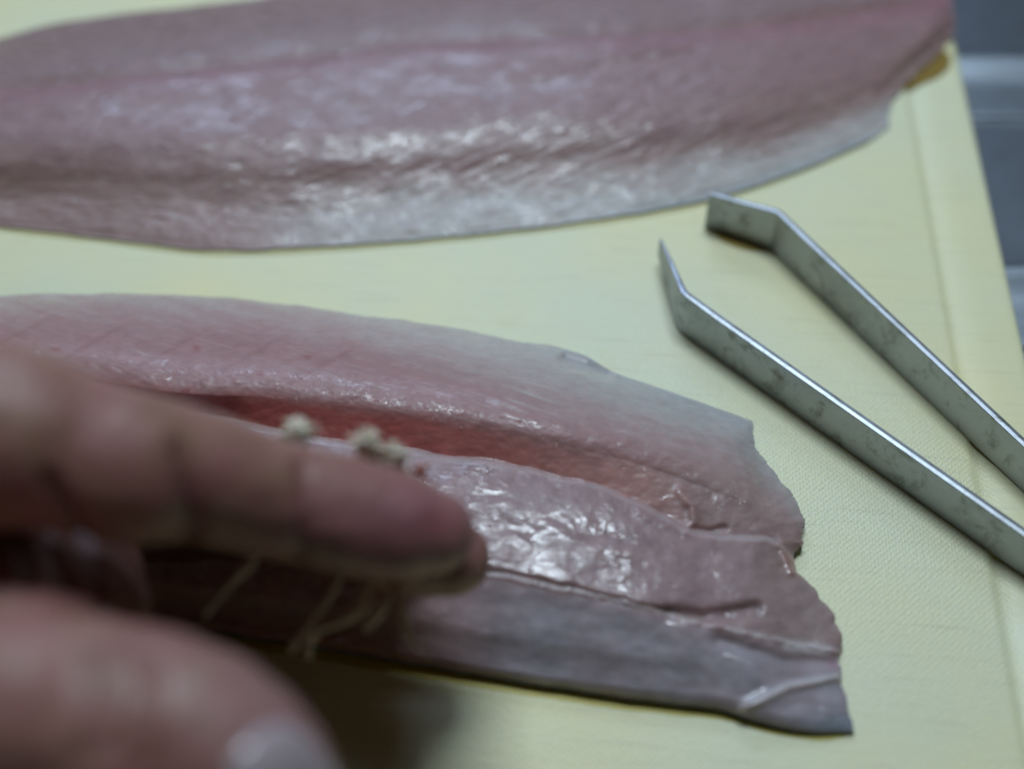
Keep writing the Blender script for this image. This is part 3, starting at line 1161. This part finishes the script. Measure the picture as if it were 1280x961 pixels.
ix = facing & ~is_th & (dep < 0.186)
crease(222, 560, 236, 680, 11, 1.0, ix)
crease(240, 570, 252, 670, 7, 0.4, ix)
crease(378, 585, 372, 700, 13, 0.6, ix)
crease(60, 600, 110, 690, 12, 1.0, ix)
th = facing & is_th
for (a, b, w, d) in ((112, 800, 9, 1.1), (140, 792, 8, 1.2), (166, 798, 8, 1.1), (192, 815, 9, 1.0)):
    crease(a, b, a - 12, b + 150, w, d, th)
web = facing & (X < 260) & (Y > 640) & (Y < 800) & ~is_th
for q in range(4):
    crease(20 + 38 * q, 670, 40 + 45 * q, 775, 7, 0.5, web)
disp += 0.25 * fbm(X / 60, Y / 50, 3)
co2 = co + no * disp[:, None] * MM
hm.vertices.foreach_set('co', co2.astype(np.float32).ravel())
hm.update()
base = np.array([0.29, 0.165, 0.12])
c = np.tile(base, (nv_, 1))
c = lerp(c, np.array([0.34, 0.14, 0.14]), np.clip(0.5 + fbm(X / 90, Y / 70, 3), 0, 1) * 0.7)
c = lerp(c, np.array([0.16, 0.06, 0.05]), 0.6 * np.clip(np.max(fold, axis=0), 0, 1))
tipm = np.exp(-(((X - 520) / 110)**2 + ((Y - 645) / 55)**2)) * (dep > 0.16)
c = lerp(c, np.array([0.31, 0.13, 0.16]), 0.8 * tipm)
tipr = np.exp(-(((X - 552) / 26)**2 + ((Y - 652) / 18)**2)) * (dep > 0.16)
c = lerp(c, np.array([0.28, 0.05, 0.06]), 0.3 * tipr)
sc_ = np.exp(-(((X - 178) / 11)**2 + ((Y - 848) / 13)**2)) * is_th
c = lerp(c, np.array([0.22, 0.05, 0.03]), 0.8 * sc_)
thp = sstep(180, 330, X) * (1 - sstep(900, 960, Y - 0.0 * X)) * is_th
c = lerp(c, np.array([0.30, 0.18, 0.19]), 0.5 * thp)
callus = np.exp(-(((X - 235) / 26)**2 + ((Y - 850) / 12)**2)) * is_th
c = lerp(c, np.array([0.34, 0.27, 0.22]), 0.6 * callus)
hand_root = bpy.data.objects.new('hand', hm)
COL.objects.link(hand_root)
hm.materials.clear()
hm.materials.append(MAT_HAND)
hm.polygons.foreach_set('use_smooth', [True] * len(hm.polygons))
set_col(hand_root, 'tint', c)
tag(hand_root, 'bare left hand reaching over the near fillet with fingers and thumb pinched', 'hand')
bpy.context.view_layer.update()

bvh = BVHTree.FromPolygons([tuple(v) for v in co2], [tuple(p.vertices) for p in hm.polygons])


def on_hand(px, py):
    d = Vector(ray(np.float64(px), np.float64(py))).normalized()
    h = bvh.ray_cast(Vector((0, 0, CAM_H)), d)
    return h


# thumb nail: curved plate following the thumb tip
nu_, nv2 = 22, 18
axis = np.array([0.62, 0.78])         # towards the finger tip, in the picture plane
side = np.array([-0.78, 0.62])
c0 = np.array([362.0, 985.0])
NV, NF = [], []
for i in range(nu_):
    for j in range(nv2):
        a, b = i / (nu_ - 1) * 2 - 1, j / (nv2 - 1) * 2 - 1
        # superellipse outline
        k = 1.0 / max((abs(a)**3.2 + abs(b)**3.2)**(1 / 3.2), 1e-6) * max(abs(a), abs(b))
        q = c0 + axis * a * k * 82 + side * b * k * 62
        h = on_hand(q[0], q[1])
        if h[0] is None:
            h = on_hand(q[0] - 12, q[1] - 6)
        p = np.array(h[0] if h[0] else at_depth(np.float64(q[0]), np.float64(q[1]), 136))
        nn = np.array(h[1] if h[1] else (0, 0, 1))
        rr = max(abs(a), abs(b))
        p = p + nn * (0.55 - 0.75 * rr**6) * MM
        NV.append(tuple(p))
for i in range(nu_ - 1):
    for j in range(nv2 - 1):
        a = i * nv2 + j
        NF.append((a, a + nv2, a + nv2 + 1, a + 1))
nail = mesh_obj('nail', NV, NF, MAT_NAIL, hand_root)
bm = bmesh.new()
bm.from_mesh(nail.data)
bmesh.ops.smooth_vert(bm, verts=bm.verts, factor=0.5, use_axis_x=True, use_axis_y=True, use_axis_z=True)
bmesh.ops.recalc_face_normals(bm, faces=bm.faces)
bm.to_mesh(nail.data)
bm.free()
sd = nail.modifiers.new('t', 'SOLIDIFY')
sd.thickness = 0.4 * MM
sd.offset = 0

# ------------------------------------------------------------------ pin bones stuck to the far side of the fingers
BONES = [
    ('pale pin bone with a blunt head, straight tail hanging alone beneath the finger', [(368, 545, 181), (350, 620, 187), (322, 690, 183), (290, 728, 181), (256, 769, 180)], 0.75),
    ('thick pin bone hanging down left beneath the finger, leftmost of the clump', [(456, 560, 185), (440, 650, 196), (418, 731, 184), (392, 772, 182), (362, 812, 181)], 0.95),
    ('crooked pin bone in the clump ending in a short downward hook', [(470, 562, 186), (466, 660, 196), (455, 739, 184), (424, 776, 182), (392, 790, 181), (382, 823, 180)], 1.0),
    ('short pin bone hanging between the clump and the hooked one', [(494, 575, 186), (497, 660, 197), (489, 731, 185), (472, 768, 183), (455, 786, 182)], 0.95),
    ('pin bone with its tip curled to the right, nearest the fingertip', [(505, 585, 186), (505, 670, 197), (499, 735, 185), (507, 785, 183), (517, 805, 183), (533, 810, 183)], 0.9),
    ('pin bone lying across the clump, its tail pointing down left', [(450, 575, 187), (462, 660, 197), (470, 738, 184), (440, 770, 181), (405, 785, 180), (372, 803, 180)], 0.7),
]
for bi, (lab, pts, r) in enumerate(BONES):
    P = polyline([list(at_depth(np.float64(a), np.float64(b), d)) for (a, b, d) in pts], 30)
    s = np.linspace(0, 1, 30)
    rad = (r * (1.0 - 0.55 * s) + 0.15 * np.sin(s * 19 + bi)) * MM * 1.15
    v, f_ = tube(P, rad, 10)
    o = mesh_obj('pin_bone', v, f_, MAT_BONE)
    tag(o, lab, 'fish bone', 'pin bones pulled from the fillet')

# little lumps of flesh clinging to the bone heads
def lump(center, r, mat, name, squash=(1, 1, 1), amp=0.35, seed=0):
    bm = bmesh.new()
    bmesh.ops.create_icosphere(bm, subdivisions=4, radius=1)
    for v in bm.verts:
        p = v.co
        nval = float(fbm(np.array([p.x * 1.7 + seed]), np.array([p.y * 1.7 + p.z * 2.3 + seed]), 3)[0])
        hf = float(perlin(np.array([math.atan2(p.y, p.x) * 2.2 + seed]), np.array([p.z * 3.0 + seed * 2]))[0])
        k = 0.8 + amp * nval + 0.9 * max(hf, 0)
        v.co = Vector((p.x * squash[0], p.y * squash[1], p.z * squash[2])) * k * r * MM
    rs_ = random.Random(seed)
    for q in range(7 if amp > 0.4 else 3):
        a = rs_.uniform(0.3, 2.8)
        d = Vector((math.cos(a), rs_.uniform(-0.5, 0.2), math.sin(a)))
        side_ = Vector((rs_.uniform(-.6, .6), rs_.uniform(-.4, .4), 0))
        L = rs_.uniform(1.1, 1.9)
        pts = [tuple((d * L * t + side_ * t * t) * r * MM) for t in np.linspace(0, 1, 7)]
        vv, ff = tube(np.array(pts), np.linspace(0.42, 0.10, 7) * r * MM, 8)
        bv_ = [bm.verts.new(tuple(x)) for x in vv]
        for f_ in ff:
            bm.faces.new([bv_[k] for k in f_])
    me = bpy.data.meshes.new(name)
    bm.to_mesh(me)
    bm.free()
    me.polygons.foreach_set('use_smooth', [True] * len(me.polygons))
    me.materials.append(mat)
    o = bpy.data.objects.new(name, me)
    o.location = tuple(center)
    COL.objects.link(o)
    return o


G_SC = 'flesh scraps stuck to the finger'
for (x, y, d, r, sq, mt, nm, lb, sd_) in (
        (370, 543, 179, 2.2, (1, 1, .85), MAT_SCRAP, 'flesh_scrap', 'largest pale flesh scrap, alone on top of the finger', 1),
        (461, 556, 183, 1.9, (.9, 1, 1.3), MAT_SCRAP, 'flesh_scrap', 'pointed pale flesh scrap, left of the pair near the fingertip', 5),
        (493, 571, 183, 1.8, (1, 1, 1.1), MAT_SCRAP, 'flesh_scrap', 'round pale flesh scrap, right of the pair near the fingertip', 9),
        (526, 589, 183, 0.9, (1, 1, 1), MAT_REDSCRAP, 'flesh_scrap', 'small red flesh scrap closest to the fingertip', 13)):
    o = lump(at_depth(np.float64(x), np.float64(y), d), r, mt, nm, sq, 0.5, sd_)
    tag(o, lb, 'flesh scrap', G_SC)

# a torn fibre lying across the red strip
fish = bpy.data.objects['fish_fillet']
fp = [(641, 580, 7.8), (650, 585, 8.4), (660, 588, 8.3), (671, 590, 8.0), (681, 589, 7.8)]
P = polyline([list(on_z(np.float64(a), np.float64(b), z)) for a, b, z in fp], 16)
v, f_ = tube(P, np.array([0.25 + 0.25 * math.sin(math.pi * i / 15) for i in range(16)]) * MM, 10)
mesh_obj('torn_fibre', v, f_, MAT_SCRAP, fish)


# ------------------------------------------------------------------ juices and painted rim shade on the board
def puddle(outline_px, name, color, label, alpha=0.6, h=0.12):
    P = polyline(outline_px + [outline_px[0]], 48)[:-1]
    W = on_z(P[:, 0], P[:, 1], np.full(len(P), 0.03))
    cen = W.mean(0)
    V, F = [], []
    ks = [(1.0, 0.01), (0.985, 0.5), (0.95, 0.8), (0.85, 1.0), (0.5, 1.05)]
    for (k, zz) in ks:
        for w in W:
            q = cen + (w - cen) * k
            V.append((q[0], q[1], 0.00001 + h * zz * MM))
    n = len(W)
    for r in range(len(ks) - 1):
        for i in range(n):
            j = (i + 1) % n
            F.append((r * n + i, r * n + j, (r + 1) * n + j, (r + 1) * n + i))
    V.append((cen[0], cen[1], 0.00001 + h * 1.05 * MM))
    c_ = len(V) - 1
    for i in range(n):
        F.append(((len(ks) - 1) * n + i, (len(ks) - 1) * n + (i + 1) % n, c_))
    M = NT(name + '_liquid')
    M.set(Base_Color=color, Roughness=0.08, Alpha=alpha)
    o = mesh_obj(name, V, F, M.m)
    tag(o, label, 'puddle')
    return o


puddle([(1120, 112), (1140, 90), (1160, 68), (1185, 66), (1187, 84), (1172, 98), (1152, 106), (1134, 113)], 'juice_puddle', (0.30, 0.19, 0.04),
       'brown fish juice pooled at the corner of the far fillet', 0.8)
puddle([(892, 290), (915, 294), (940, 303), (962, 309), (950, 314), (925, 311), (903, 302)], 'juice_puddle', (0.70, 0.50, 0.10),
       'thin yellow juice under the tip of the tweezers', 0.55)


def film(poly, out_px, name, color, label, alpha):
    """juice film and painted shade along the lower rim of a fillet: a narrow strip on the board"""
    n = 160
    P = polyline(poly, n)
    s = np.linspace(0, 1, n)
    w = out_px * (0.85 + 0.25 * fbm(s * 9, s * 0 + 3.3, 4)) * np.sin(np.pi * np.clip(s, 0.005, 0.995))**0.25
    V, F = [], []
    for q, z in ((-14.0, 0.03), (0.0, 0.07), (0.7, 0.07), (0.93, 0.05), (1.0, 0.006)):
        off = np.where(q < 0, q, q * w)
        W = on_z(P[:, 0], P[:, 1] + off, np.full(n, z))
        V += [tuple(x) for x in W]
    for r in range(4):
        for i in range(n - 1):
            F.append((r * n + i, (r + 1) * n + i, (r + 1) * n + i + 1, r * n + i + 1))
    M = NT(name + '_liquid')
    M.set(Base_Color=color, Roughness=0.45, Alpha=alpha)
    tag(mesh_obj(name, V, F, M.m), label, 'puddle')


film([(x, y + 2) for x, y in NB_[2:-1]] + [(1058, 915)], 19, 'juice_shade_film', (0.58, 0.48, 0.05), 'olive yellow juice film, also colouring in the contact shadow, along the lower rim of the near fillet', 0.8)  # juice strip whose olive colour also paints the contact shadow under the rim
film([(x, y + 3) for x, y in FB_[1:]], 7, 'juice_shade_film', (0.50, 0.42, 0.12), 'faint wet film along the lower rim of the far fillet', 0.35)

print('done', len(bpy.data.objects))
